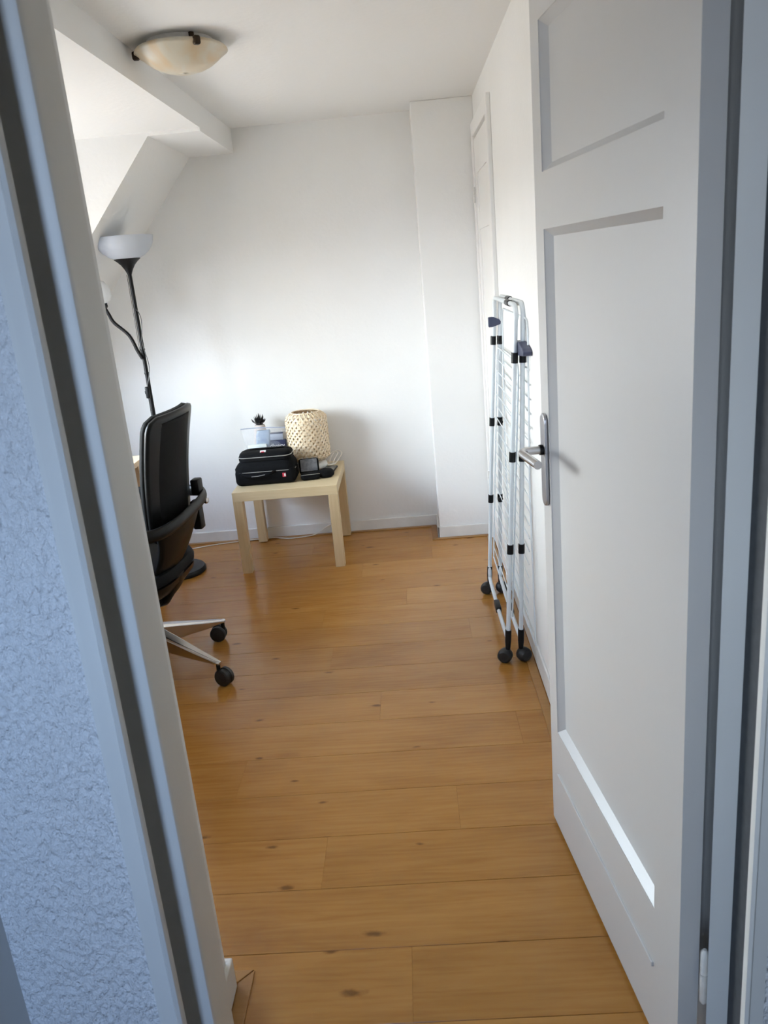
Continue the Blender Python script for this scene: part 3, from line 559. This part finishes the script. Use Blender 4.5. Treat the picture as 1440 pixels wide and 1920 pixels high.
MB().rbox(-0.812, -0.730, 4.374, 4.402, TH+0.1865, TH+0.222, 0.003, 2).build('body', 'grey_box', gb, smooth=True)
MB().box(-0.800, -0.729, 4.3735, 4.4025, TH+0.2222, TH+0.227).build('lid', 'navy_box', gb)
def crumple(mb, amp, freq, seed):
    for p in mb.v:
        p.x += amp*math.sin(freq*p.z+seed)*math.cos(freq*0.7*p.y+seed*2); p.y += amp*math.sin(freq*0.9*p.x+seed*3); p.z += 0.6*amp*math.cos(freq*1.1*p.x+seed)
    return mb
mb, _ = loft([(-0.885, -0.82, 4.372, 4.402), (-0.89, -0.812, 4.366, 4.406), (-0.888, -0.808, 4.366, 4.408), (-0.88, -0.798, 4.37, 4.404), (-0.872, -0.800, 4.378, 4.398)], [TH+0.001, TH+0.04, TH+0.14, TH+0.22, TH+0.246], [0.012]*5)
tag(mb.build('wrapped_packet', 'blue_pack', smooth=True), 'crinkled slate-blue packet inside the clear bag', 'packet')
mb = MB().rbox(-0.925, -0.822, 4.345, 4.363, TH+0.0005, TH+0.176, 0.006, 2)
tag(mb.build('flat_packet', 'mint_pack', smooth=True), 'pale mint and white packet at the left inside the clear bag', 'packet')
zb = thing('zip_bag', (-0.825, 4.385, TH), 'clear plastic zip bag with packets behind the camera bag', 'bag')
def film(yoff, bulge, seed):
    vs = []; fs = []; nx, nz = 22, 18
    for i in range(nz+1):
        v = i/nz
        for j in range(nx+1):
            u = j/nx; wdt = 0.250*(0.78 + 0.22*v**1.5); xc = -0.826 - 0.013*v
            x = xc + (u-0.5)*wdt; z = TH + 0.0005 + v*0.252 + 0.006*math.sin(3*u+seed)*v
            yv = 4.388 + yoff*(math.sin(PI*u)**0.6)*(math.sin(PI*min(v*1.15+0.12, 1))**0.5 if v < 0.76 else max(0.0, (1-v)/0.24)) + 0.0022*math.sin(31*u+17*v+seed)*(1-v)
            vs.append((x, yv, z))
    for i in range(nz):
        for j in range(nx): a = i*(nx+1)+j; fs.append((a, a+1, a+nx+2, a+nx+1))
    return MB().add(vs, fs)
film(-0.050, 1, 0.3).build('front_film', 'clear_bag', zb, smooth='all')
film(0.032, 1, 1.3).build('back_film', 'clear_bag', zb, smooth='all')
zp = [(-0.839+(u-0.5)*0.249, 4.388, TH+0.2525+0.006*math.sin(3*u+0.8)+0.003) for u in [k/12 for k in range(13)]]
MB().tube(zp, 0.003, 6, flat=(0.0035, 0.0018)).build('zip_strip', 'grey_box', zb, smooth=True)

# ---- woven bamboo lampshade on a milky plastic bag
bcx, bcy = -0.600, 4.428; bz0 = TH+0.052; BH = 0.270
tag(crumple(MB().lathe([(0.0, TH+0.0035), (0.080, TH+0.004), (0.094, TH+0.016), (0.090, TH+0.034), (0.078, TH+0.044), (0.0, TH+0.046)], bcx+0.004, bcy-0.012, 30, caps=False), 0.003, 60, 1.0).build('plastic_wrapping', 'milky_bag', smooth='all'), 'milky plastic wrapping crushed under the bamboo lampshade', 'plastic bag')
bs = thing('bamboo_lampshade', (bcx, bcy, bz0), 'barrel shaped woven bamboo lampshade on the side table', 'lampshade')
def brad(v):
    return 0.117 - 0.030*max(0, (0.10-v)/0.10)**2 - 0.040*max(0, (v-0.86)/0.14)**2 - 0.004*(v-0.5)**2
NS = 26
for fam in (1, -1):
    weave = MB()
    for k in range(NS):
        ph = 2*PI*k/NS; L_ = []; R2 = []
        for i in range(33):
            v = i/32; a = ph + fam*v*2.1
            wig = 0.0016*math.sin(v*2.1*NS/PI*1.0*PI + (0 if fam > 0 else PI) + k*PI)
            r = brad(v) + wig; hw = 0.0066 / max(r, 0.05)*0.95
            for lst, sg in ((L_, -1), (R2, 1)):
                aa = a + sg*hw*0.8; lst.append(Vector((bcx + r*math.cos(aa), bcy + r*math.sin(aa), bz0 + v*BH - sg*fam*0.0028)))
        n = len(L_); weave.add(L_+R2, [(i, i+1, n+i+1, n+i) for i in range(n-1)])
    o = weave.build('weave', 'bamboo' if fam > 0 else 'bamboo_mid', bs, solid=0.0012); o['kind'] = 'stuff'
weave = MB()
for k in range(30):                                                  # thin uprights
    a = 2*PI*k/30; vs = []
    for i in range(17):
        v = i/16; r = brad(v)-0.003
        for s_ in (-1, 1): vs.append((bcx+r*math.cos(a+s_*0.022), bcy+r*math.sin(a+s_*0.022), bz0+v*BH))
    weave.add(vs, [(2*i, 2*i+1, 2*i+3, 2*i+2) for i in range(16)])
o = weave.build('uprights', 'bamboo_mid', bs, solid=0.0012); o['kind'] = 'stuff'
for v, r_ in ((0.0, 0.0036), (0.075, 0.0016), (0.15, 0.0015), (0.80, 0.0016), (1.0, 0.0036)):
    rr = brad(v)+0.001
    MB().tube([(bcx+rr*math.cos(2*PI*k/48), bcy+rr*math.sin(2*PI*k/48), bz0+v*BH) for k in range(48)], r_, 6, closed=True).build('hoop', 'bamboo_dark' if v < 0.2 else 'bamboo', bs, smooth=True)

# ---- open case, round pouch, phone, white cord
oc = thing('open_case', (-0.580, 4.195, TH), 'small black zip case lying open with grey lining beside the camera bag', 'case')
rz = lambda p: rot_about((-0.575, 4.18, TH), 'Z', math.radians(8))(p) + Vector((-0.004, 0, 0))
MB().rbox(-0.625, -0.520, 4.135, 4.215, TH+0.0005, TH+0.036, 0.016, 3, rot=rz).build('lower_shell', 'nylon', oc, smooth=True)
rl = lambda p: rz(rot_about((-0.57, 4.20, TH+0.030), 'X', math.radians(58))(p))
ld = MB().rbox(-0.628, -0.520, 4.198, 4.285, TH+0.006, TH+0.030, 0.012, 3, rot=rl).build('lid', 'nylon', oc, smooth=True)
MB().rbox(-0.619, -0.529, 4.207, 4.277, TH+0.029, TH+0.0325, 0.0015, 2, rot=rl).build('lining', 'grey_lining', ld, smooth=True)
MB().tube([rz(Vector(p)) for p in ((-0.622, 4.136, TH+0.032), (-0.60, 4.133, TH+0.034), (-0.545, 4.133, TH+0.034), (-0.522, 4.138, TH+0.032))], 0.0013, 6).build('zip', 'piping', oc, smooth=True)
mb = MB()
prof = [(0.0, 0.0005), (0.75, 0.001), (0.95, 0.008), (1.0, 0.018), (0.93, 0.030), (0.72, 0.038), (0.4, 0.041), (0.0, 0.042)]
mb.lathe(prof, 0, 0, 28, xf=lambda p: Vector((-0.496 + p.x*0.047, 4.205 + p.y*0.050, TH + p.z)), caps=False)
tag(mb.build('round_pouch', 'nylon', smooth='all'), 'low rounded black pouch near the right edge of the side table', 'pouch')
ph = thing('smartphone', (-0.49, 4.33, TH), 'flat grey smartphone behind the round black pouch', 'phone')
rp = rot_about((-0.49, 4.335, TH), 'Z', math.radians(-6))
MB().rbox(-0.528, -0.453, 4.262, 4.405, TH+0.0005, TH+0.010, 0.003, 2, rot=rp).build('body', 'black_plastic', ph, smooth=True)
MB().box(-0.525, -0.456, 4.266, 4.401, TH+0.0102, TH+0.0108, rot=rp).build('screen', 'glass_dark', ph)
cord = smoothpath([(-0.545, 4.40, TH+0.03), (-0.520, 4.385, TH+0.018), (-0.49, 4.40, TH+0.016), (-0.463, 4.44, TH+0.035), (-0.447, 4.47, TH+0.062), (-0.475, 4.48, TH+0.075), (-0.505, 4.45, TH+0.05),
                   (-0.515, 4.42, TH+0.022), (-0.497, 4.405, TH+0.022), (-0.485, 4.43, TH+0.04), (-0.468, 4.46, TH+0.065), (-0.50, 4.47, TH+0.070), (-0.535, 4.44, TH+0.045), (-0.545, 4.41, TH+0.02), (-0.51, 4.395, TH+0.0165), (-0.482, 4.41, TH+0.020)], 7)
tag(MB().tube([p + Vector((0.022, 0.012, 0)) for p in cord], 0.0030, 8).build('white_cord', 'cable_white', smooth=True), 'tangled thin white cord beside the bamboo lampshade', 'cord')

# ---- white cable on the floor under the table
cb = smoothpath([(-1.62, 4.36, 0.0035), (-1.41, 4.465, 0.0035), (-1.256, 4.522, 0.0035), (-1.135, 4.548, 0.0035), (-1.0, 4.556, 0.0065), (-0.90, 4.562, 0.0085), (-0.806, 4.542, 0.0035), (-0.70, 4.548, 0.0045), (-0.63, 4.566, 0.012), (-0.56, 4.582, 0.05), (-0.50, 4.583, 0.07)], 7)
tag(MB().tube(cb, 0.003, 8).build('power_cable', 'cable_white', smooth=True), 'thin white cable lying on the floor along the far wall', 'cable')

# ================================================================== FLOOR LAMP
fx, fy = -1.338, 4.10
lp = thing('floor_lamp', (fx, fy, 0), 'black uplighter floor lamp with frosted bowl shade and reading arm', 'lamp')
MB().lathe([(0.0, 0), (0.132, 0.0), (0.139, 0.006), (0.139, 0.020), (0.132, 0.030), (0.115, 0.034), (0.02, 0.040), (0.0, 0.041)], fx, fy, 48, caps=False).build('base', 'dark_plastic', lp, smooth=True)
MB().tube([(fx, fy, 0.035), (fx, fy, 1.585)], 0.0098, 14).build('pole', 'black_plastic', lp, smooth=True)
MB().lathe([(0.011, 1.575), (0.013, 1.582), (0.020, 1.598), (0.034, 1.620), (0.050, 1.636), (0.064, 1.647), (0.062, 1.649), (0.0, 1.649)], fx, fy, 32, caps=False).build('shade_holder', 'black_plastic', lp, smooth=True)
pr = [(0.060, 1.648), (0.085, 1.660), (0.108, 1.677), (0.125, 1.698), (0.136, 1.722), (0.1405, 1.748), (0.1405, 1.752)]
MB().lathe(pr + [(r-0.003, z) for r, z in pr[::-1]], fx, fy, 48, caps=False).build('lamp_shade', 'shade', lp, smooth='all')
arm = smoothpath([(fx-0.004, fy-0.012, 1.165), (fx-0.022, fy-0.012, 1.205), (fx-0.052, fy-0.012, 1.285), (fx-0.115, fy-0.012, 1.352), (fx-0.135, fy-0.012, 1.395), (fx-0.150, fy-0.012, 1.430)], 7)
ra = MB().tube(arm, 0.0085, 12).build('reading_arm', 'black_plastic', lp, smooth=True)
MB().lathe([(0.010, 0), (0.016, 0.006), (0.017, 0.022), (0.013, 0.030)], 0, 0, 18, xf=lambda p: Matrix.Rotation(math.radians(-14), 3, 'Y') @ p + Vector((fx-0.146, fy-0.012, 1.425))).build('socket', 'dark_plastic', ra, smooth=True)
MB().lathe([(0.012, 0), (0.030, 0.006), (0.044, 0.024), (0.049, 0.050), (0.046, 0.078), (0.034, 0.100), (0.018, 0.109), (0.0, 0.111)], 0, 0, 28, xf=lambda p: Matrix.Rotation(math.radians(-14), 3, 'Y') @ p + Vector((fx-0.143, fy-0.012, 1.449))).build('reading_shade', 'small_shade', ra, smooth='all')
c1 = smoothpath([(fx-0.012, fy-0.008, 1.575), (fx-0.0125, fy-0.008, 1.40), (fx-0.0125, fy-0.008, 1.22), (fx-0.008, fy-0.010, 1.19)], 6)
MB().tube(c1, 0.0016, 6).build('cable', 'cable_black', lp, smooth=True)
c2 = smoothpath([(fx+0.004, fy-0.011, 1.410), (fx+0.018, fy-0.012, 1.385), (fx+0.022, fy-0.012, 1.345), (fx+0.014, fy-0.012, 1.290), (fx+0.008, fy-0.012, 1.25), (fx+0.014, fy-0.012, 1.195), (fx+0.022, fy-0.012, 1.135), (fx+0.014, fy-0.012, 1.080), (fx+0.002, fy-0.014, 1.040), (fx-0.004, fy-0.014, 1.022)], 6)
MB().tube(c2, 0.0020, 6).build('cable', 'cable_black', lp, smooth=True)
sw = MB().rbox(fx-0.015, fx+0.005, fy-0.030, fy-0.012, 0.965, 1.025, 0.005, 3).build('switch', 'dark_plastic', lp, smooth=True)
MB().rbox(fx-0.018, fx-0.013, fy-0.027, fy-0.015, 0.988, 1.004, 0.002, 2).build('slider', 'black_plastic', sw, smooth=True)
MB().tube(smoothpath([(fx-0.006, fy-0.020, 0.966), (fx-0.008, fy-0.018, 0.85), (fx-0.020, fy-0.016, 0.60), (fx-0.03, fy-0.05, 0.25), (fx-0.05, fy-0.15, 0.02)], 6), 0.0020, 6).build('cable', 'cable_black', lp, smooth=True)
for zz in (1.205, 1.085): MB().lathe([(0.0115, zz), (0.0125, zz+0.004), (0.0115, zz+0.010)], fx, fy, 14).build('joint_ring', 'dark_plastic', lp, smooth=True)

# ================================================================== DESK
dk = thing('desk', (-1.64, 3.05, 0), 'pale wooden desk under the dormer window, mostly hidden', 'desk')
MB().box(-1.97, -1.313, 2.30, 3.80, 0.705, 0.73).build('desk_top', 'desk', dk, bevel=0.002)
for ax in (-1.95, -1.38):
    for ay in (2.33, 3.73): MB().box(ax, ax+0.045, ay, ay+0.045, 0, 0.705).build('leg', 'desk', dk, bevel=0.002)
MB().box(-1.93, -1.36, 3.742, 3.760, 0.62, 0.705).build('apron', 'desk', dk); MB().box(-1.93, -1.36, 2.345, 2.363, 0.62, 0.705).build('apron', 'desk', dk)

# ================================================================== OFFICE CHAIR
ccx, ccy = -1.137, 2.955; CA = math.radians(-7)
ch = thing('office_chair', (ccx, ccy, 0), 'black office chair on a polished five-star base, its back to the doorway', 'chair')
def CR(p):                                                            # chair space: x backwards, y sideways, z up
    p = Vector(p); c, s_ = math.cos(CA), math.sin(CA)
    return Vector((ccx + p.x*c - p.y*s_, ccy + p.x*s_ + p.y*c, p.z))
# base: aim two legs at the casters seen in the photo
a0 = math.atan2(3.185-ccy, -0.915-ccx); a1 = math.atan2(2.780-ccy, -0.790-ccx)
am = (a0+a1)/2; RB = 0.345
MB().lathe([(0.0, 0.11), (0.040, 0.11), (0.052, 0.125), (0.050, 0.185), (0.034, 0.206), (0.0, 0.207)], ccx, ccy, 30, caps=False).build('base_hub', 'alu', ch, smooth=True)
MB().lathe([(0.028, 0.20), (0.028, 0.26), (0.019, 0.262), (0.019, 0.35)], ccx, ccy, 24).build('gas_column', 'black_plastic', ch, smooth=True)
for k in range(5):
    a = am + PI/5 + 2*PI*k/5; ca, sa = math.cos(a), math.sin(a)
    def LX(p, ca=ca, sa=sa): return Vector((ccx + p[0]*ca - p[1]*sa, ccy + p[0]*sa + p[1]*ca, p[2]))
    secs = [(0.03, 0.030, 0.198, 0.120), (0.12, 0.026, 0.170, 0.100), (0.24, 0.019, 0.131, 0.088), (RB-0.004, 0.012, 0.0985, 0.082), (RB+0.008, 0.008, 0.0965, 0.084)]
    vs = []; fs = []
    for (x, hw, zt, zb_) in secs: vs += [(x, -hw*0.72, zt), (x, hw*0.72, zt), (x, hw, zt-0.010), (x, hw*0.55, zb_), (x, -hw*0.55, zb_), (x, -hw, zt-0.010)]
    for i in range(len(secs)-1):
        for j in range(6): fs.append((i*6+j, i*6+(j+1) % 6, (i+1)*6+(j+1) % 6, (i+1)*6+j))
    fs += [(5, 4, 3, 2, 1, 0), tuple(len(secs)*6-6+j for j in range(6))]
    lg = MB(LX).add(vs, fs).build('base_leg', 'alu', ch, bevel=0.003)
    sw_ = {0: PI, 4: math.radians(-28)}.get(k, a + 0.8); off = Vector((math.cos(sw_), math.sin(sw_), 0))*0.024; ctr = LX((RB-0.006, 0, 0)) + off
    cs = bpy.data.objects.new('caster', None); C.objects.link(cs); cs.parent = ch; cs.location = ctr - ORIGIN[ch.name]; ORIGIN[cs.name] = ctr
    MB().tube([LX((RB-0.006, 0, 0.030)), LX((RB-0.006, 0, 0.088))], 0.0085, 10).build('stem', 'black_plastic', cs, smooth=True)
    ax = Vector((-math.sin(sw_), math.cos(sw_), 0)); ca2, sa2 = ax.x, ax.y
    for sg in (-1, 1):
        def WX(p, sg=sg, ax=ax, ctr=ctr):
            e = Vector((-ax.y, ax.x, 0)); return ctr + e*p.x + Vector((0, 0, 0.0350+p.y)) + ax*(sg*(0.004+p.z))
        MB().lathe([(0.0, 0.0), (0.030, 0.0), (0.0345, 0.003), (0.0345, 0.014), (0.030, 0.019), (0.0, 0.022)], 0, 0, 26, xf=WX, caps=False).build('wheel', 'rubber', cs, smooth=True)
    MB().tube([ctr+Vector((0, 0, 0.0350))+ax*-0.006, ctr+Vector((0, 0, 0.0350))+ax*0.006], 0.031, 20).build('hood', 'dark_plastic', cs, smooth=True)
# seat
def superring(hx, hy, n, e=3.4): return [(hx*math.copysign(abs(math.cos(a))**(2/e), math.cos(a)), hy*math.copysign(abs(math.sin(a))**(2/e), math.sin(a))) for a in [2*PI*k/n for k in range(n)]]
def slab(rings, zs_, cx):
    vs = []; fs = []; n = len(rings[0])
    for r, z in zip(rings, zs_): vs += [(cx+p[0], p[1], z + (0.020*max(0, -(p[0]+0.12)/0.13)**2*-1 if p[0] < -0.12 else 0)) for p in r]
    for i in range(len(rings)-1):
        for k in range(n): fs.append((i*n+k, i*n+(k+1) % n, (i+1)*n+(k+1) % n, (i+1)*n+k))
    fs += [tuple(range(n-1, -1, -1)), tuple((len(rings)-1)*n+k for k in range(n))]
    return MB(CR).add(vs, fs)
slab([superring(0.225, 0.235, 48), superring(0.238, 0.246, 48), superring(0.240, 0.248, 48), superring(0.232, 0.240, 48), superring(0.20, 0.21, 48)], [0.425, 0.435, 0.455, 0.472, 0.480], -0.045).build('seat', 'mesh_fabric', ch, smooth=True)
slab([superring(0.13, 0.14, 48), superring(0.205, 0.215, 48), superring(0.232, 0.242, 48), superring(0.236, 0.246, 48)], [0.352, 0.372, 0.404, 0.4245], -0.045).build('seat_shell', 'dark_plastic', ch, smooth=True)
MB(CR).rbox(-0.10, 0.10, -0.075, 0.075, 0.305, 0.353, 0.015, 3).build('tilt_mechanism', 'black_plastic', ch, smooth=True)
# backrest: curved panel with rounded corners, cushion on the sitter's side
def back_surface(off, hw, z0, z1, cr, ny=28, nz=30):
    vs = []; fs = []
    for i in range(nz+1):
        v = i/nz; z = z0 + (z1-z0)*v
        inset = 0
        dtop = z1 - z; dbot = z - z0
        if dtop < cr: inset = cr - math.sqrt(max(0, cr*cr-(cr-dtop)**2))
        if dbot < cr*1.2: inset = max(inset, cr*1.2 - math.sqrt(max(0, (cr*1.2)**2-(cr*1.2-dbot)**2)))
        taper = 1.0 - 0.10*(1-v)
        for j in range(ny+1):
            u = 2*j/ny-1; y_ = u*(hw*taper-inset)
            x_ = 0.205 + 0.055*(z-0.72)/0.33 + 0.030*math.sin(PI*(z-0.55)/0.6)*0 + off - 0.032*(y_/hw)**2 + 0.012*math.sin(PI*(z-0.62)/0.43)*-1
            vs.append((x_, y_ + 0.033, z))
    for i in range(nz):
        for j in range(ny): a = i*(ny+1)+j; fs.append((a, a+1, a+ny+2, a+ny+1))
    return MB(CR).add(vs, fs)
bk = back_surface(0.0, 0.206, 0.575, 1.062, 0.055).build('back_shell', 'dark_plastic', ch, smooth='all', solid=0.014)
back_surface(-0.017, 0.200, 0.585, 1.064, 0.055).build('back_cushion', 'mesh_fabric', ch, smooth='all', solid=0.022)
back_surface(0.009, 0.176, 0.610, 1.035, 0.045).build('back_panel', 'mesh_fabric', ch, smooth='all', solid=0.006)
# hoop running behind the back and forward into both armrests
hp_ = [(-0.20, 0.285, 0.672), (-0.05, 0.295, 0.676), (0.09, 0.296, 0.680), (0.185, 0.278, 0.683), (0.232, 0.225, 0.683), (0.252, 0.14, 0.680), (0.258, 0.0, 0.672), (0.252, -0.12, 0.664), (0.225, -0.215, 0.658), (0.165, -0.262, 0.658), (0.09, -0.285, 0.664), (-0.05, -0.290, 0.670), (-0.20, -0.285, 0.672)]
MB(CR).tube(smoothpath(hp_, 8), 0.02, 14, flat=(0.024, 0.012)).build('arm_hoop', 'dark_plastic', ch, smooth='all')
for sg in (1, -1):
    MB(CR).rbox(-0.22, 0.03, sg*0.288-0.030, sg*0.288+0.030, 0.680, 0.702, 0.009, 3).build('arm_pad', 'mesh_fabric', ch, smooth=True)
# saddle shaped carrier below the hoop, joining it to the seat mechanism
vs = []; fs = []; nz, ny = 16, 16
for i in range(nz+1):
    v = i/nz; z = 0.668 - 0.215*v; hw = 0.212 - 0.075*v**0.8 - 0.02*math.sin(PI*v)
    xx = 0.256 - 0.012*math.sin(PI*v) - 0.095*v**2.2
    for j in range(ny+1):
        u = 2*j/ny-1; vs.append((xx - 0.050*u*u*(1-0.35*v), u*hw - 0.02*v, z - 0.012*u*u*(1-v)))
for i in range(nz):
    for j in range(ny): a = i*(ny+1)+j; fs.append((a, a+1, a+ny+2, a+ny+1))
MB(CR).add(vs, fs).build('back_carrier', 'dark_plastic', ch, smooth='all', solid=0.016)
MB(CR).tube(smoothpath([(0.165, -0.02, 0.47), (0.175, -0.02, 0.42), (0.150, -0.02, 0.37), (0.06, -0.01, 0.335)], 6), 0.03, 12, flat=(0.016, 0.05), up=Vector((1, 0, 0.3))).build('spine', 'black_plastic', ch, smooth='all')
MB(CR).rbox(0.205, 0.240, 0.165, 0.215, 0.690, 0.755, 0.006, 2).build('bracket', 'black_plastic', ch, smooth=True)
MB(CR).rbox(0.188, 0.225, 0.170, 0.215, 0.545, 0.665, 0.006, 2).build('bracket', 'black_plastic', ch, smooth=True)
MB(CR).rbox(0.252, 0.266, 0.165, 0.190, 0.655, 0.675, 0.004, 2).build('bolt_cap', 'alu', ch, smooth=True)

# ================================================================== DRYING RACK
ryn, ryf = 2.82, 3.50; zt = 1.338
rk = thing('drying_rack', (0.315, (ryn+ryf)/2, 0), 'folded white tube drying rack on black wheels leaning on the right wall', 'drying rack')
def lean(z, xb, xt): return xb + (xt-xb)*z/1.33
frames = ((0.290, 0.374), (0.341, 0.398))                            # (x at the floor, x at the top) of both folded frames
zb_ = 0.115
for fi, (xb, xt) in enumerate(frames):
    X = lambda z, xb=xb, xt=xt: lean(z, xb, xt)
    top = zt - (0.0 if fi == 0 else -0.004); rc = 0.05; y0 = ryn; y1 = ryf
    pts = [(X(0.10), y0, 0.10), (X(0.6), y0, 0.6), (X(top-rc), y0, top-rc)]
    pts += [(X(top), y0 + rc - rc*math.cos(a), top-rc+rc*math.sin(a)) for a in [PI/2*k/7 for k in range(1, 8)]]
    pts += [(X(top), y1 - rc + rc*math.sin(a), top-rc+rc*math.cos(a)) for a in [PI/2*k/7 for k in range(0, 8)]]
    pts += [(X(0.6), y1, 0.6), (X(0.16), y1, 0.16), (X(0.13), y1, 0.13)]
    r_ = 0.0085
    MB().tube(pts, r_, 12).build('side_frame', 'white_tube', rk, smooth=True)
    # bottom rail with the hinge joint in the middle
    br = smoothpath([(X(0.14), y1, 0.150), (X(0.09), y1-0.015, 0.100), (X(0.075), y1-0.05, 0.080), (X(0.075), y0+0.25, 0.080), (X(0.09), y0+0.02, 0.092)], 6)
    MB().tube(br, 0.0080, 12).build('bottom_rail', 'white_tube', rk, smooth=True)
    jy = 3.17 - 0.03*fi
    MB().rbox(X(0.08)-0.012, X(0.08)+0.012, jy-0.045, jy+0.045, 0.066, 0.094, 0.006, 2).build('rail_joint', 'dark_plastic', rk, smooth=True)
    ty = 3.02 if fi == 0 else 3.20
    MB().tube([(X(top), ty-0.045, top), (X(top), ty+0.045, top)], 0.0115, 14).build('top_joint', 'dark_plastic', rk, smooth=True)
    # clips on the legs
    for yy in (y0, y1):
        for zz in (1.162, 0.812, 0.462):
            c = MB().tube([(X(zz-0.018), yy, zz-0.018), (X(zz+0.018), yy, zz+0.018)], 0.0118, 14)
            c = c.build('clip', 'black_plastic', rk, smooth=True)
            if fi == 1 and yy == y1: MB().tube([(X(zz), yy-0.010, zz), (X(zz)+0.002, yy-0.022, zz)], 0.010, 12).build('pivot_button', 'black_plastic', c, smooth=True)
    # black foot sleeves and wheels
    for yy, sg in ((y0, -1), (y1, 1)):
        MB().tube([(X(0.135), yy, 0.135), (X(0.09), yy, 0.09), (X(0.055), yy, 0.055)], [0.0118, 0.0118, 0.009], 14).build('foot_sleeve', 'black_plastic', rk, smooth=True)
        wx = X(0.03) + (-0.010 if fi == 0 else 0.012)
        if yy == y1: wx = X(0.03) + (-0.012 if fi == 0 else 0.008)
        wl = MB().lathe([(0.0, -0.021), (0.020, -0.021), (0.0265, -0.015), (0.0285, 0.0), (0.0265, 0.015), (0.020, 0.021), (0.0, 0.021)], 0, 0, 26,
                   xf=lambda p, wx=wx, yy=yy, fi=fi: Matrix.Rotation(math.radians(28 if fi else -24), 3, 'Z') @ Vector((p.x, p.z, p.y)) + Vector((wx, yy, 0.029)), caps=False).build('wheel', 'rubber', rk, smooth=True)
        MB().tube([(X(0.055), yy, 0.058), (X(0.03), yy, 0.045)], 0.006, 8).build('wheel_stem', 'black_plastic', rk, smooth=True)
    # thin wing frame and its wires
    if fi == 0: ya, yb, xf_, zl, zh = y0+0.012, y1-0.012, (lambda z: X(z)+0.016), 0.185, 1.135
    else: ya, yb, xf_, zl, zh = 2.745, 3.455, (lambda z: min(X(z)+0.017, 0.4005) if z > 0.12 else 0.39), 0.10, 1.295
    rcw = 0.045
    wf = [(ya, zl), (ya, (zl+zh)/2), (ya, zh-rcw)] + [(ya+rcw-rcw*math.cos(a), zh-rcw+rcw*math.sin(a)) for a in [PI/2*k/5 for k in range(1, 6)]]
    wf += [(yb-rcw+rcw*math.sin(a), zh-rcw+rcw*math.cos(a)) for a in [PI/2*k/5 for k in range(6)]] + [(yb, (zl+zh)/2), (yb, zl), ((ya+yb)/2, zl)]
    wing = MB().tube([(xf_(z), y_, z) for y_, z in wf], 0.0032, 8, closed=True).build('wing_frame', 'white_tube', rk, smooth=True)
    nw = 18 if fi == 0 else 20
    for k in range(nw):
        zz = 0.235 + 0.05*k - (0.06 if fi else 0)
        MB().tube([(xf_(zz), ya, zz), (xf_(zz), yb, zz)], 0.0021, 6).build('wire', 'wire', wing, smooth=True)
# navy hooks that hold the folded wings
pr_ = [(-0.014, 0.021), (0.012, 0.022), (0.040, 0.010), (0.048, 0.002), (0.046, -0.010), (0.030, -0.014), (0.004, -0.020), (-0.014, -0.020)]
MB().prism([(0.358 + p[0]*0.85, 1.238+p[1]) for p in pr_], 'y', 3.490, 3.516).build('locking_hook', 'navy', rk, bevel=0.003)
hv = [(2.826 - p[0]*3.0, 1.192+p[1]*1.15) for p in pr_]
MB().prism(hv, 'x', 0.374, 0.4035).build('locking_hook', 'navy', rk, bevel=0.003)
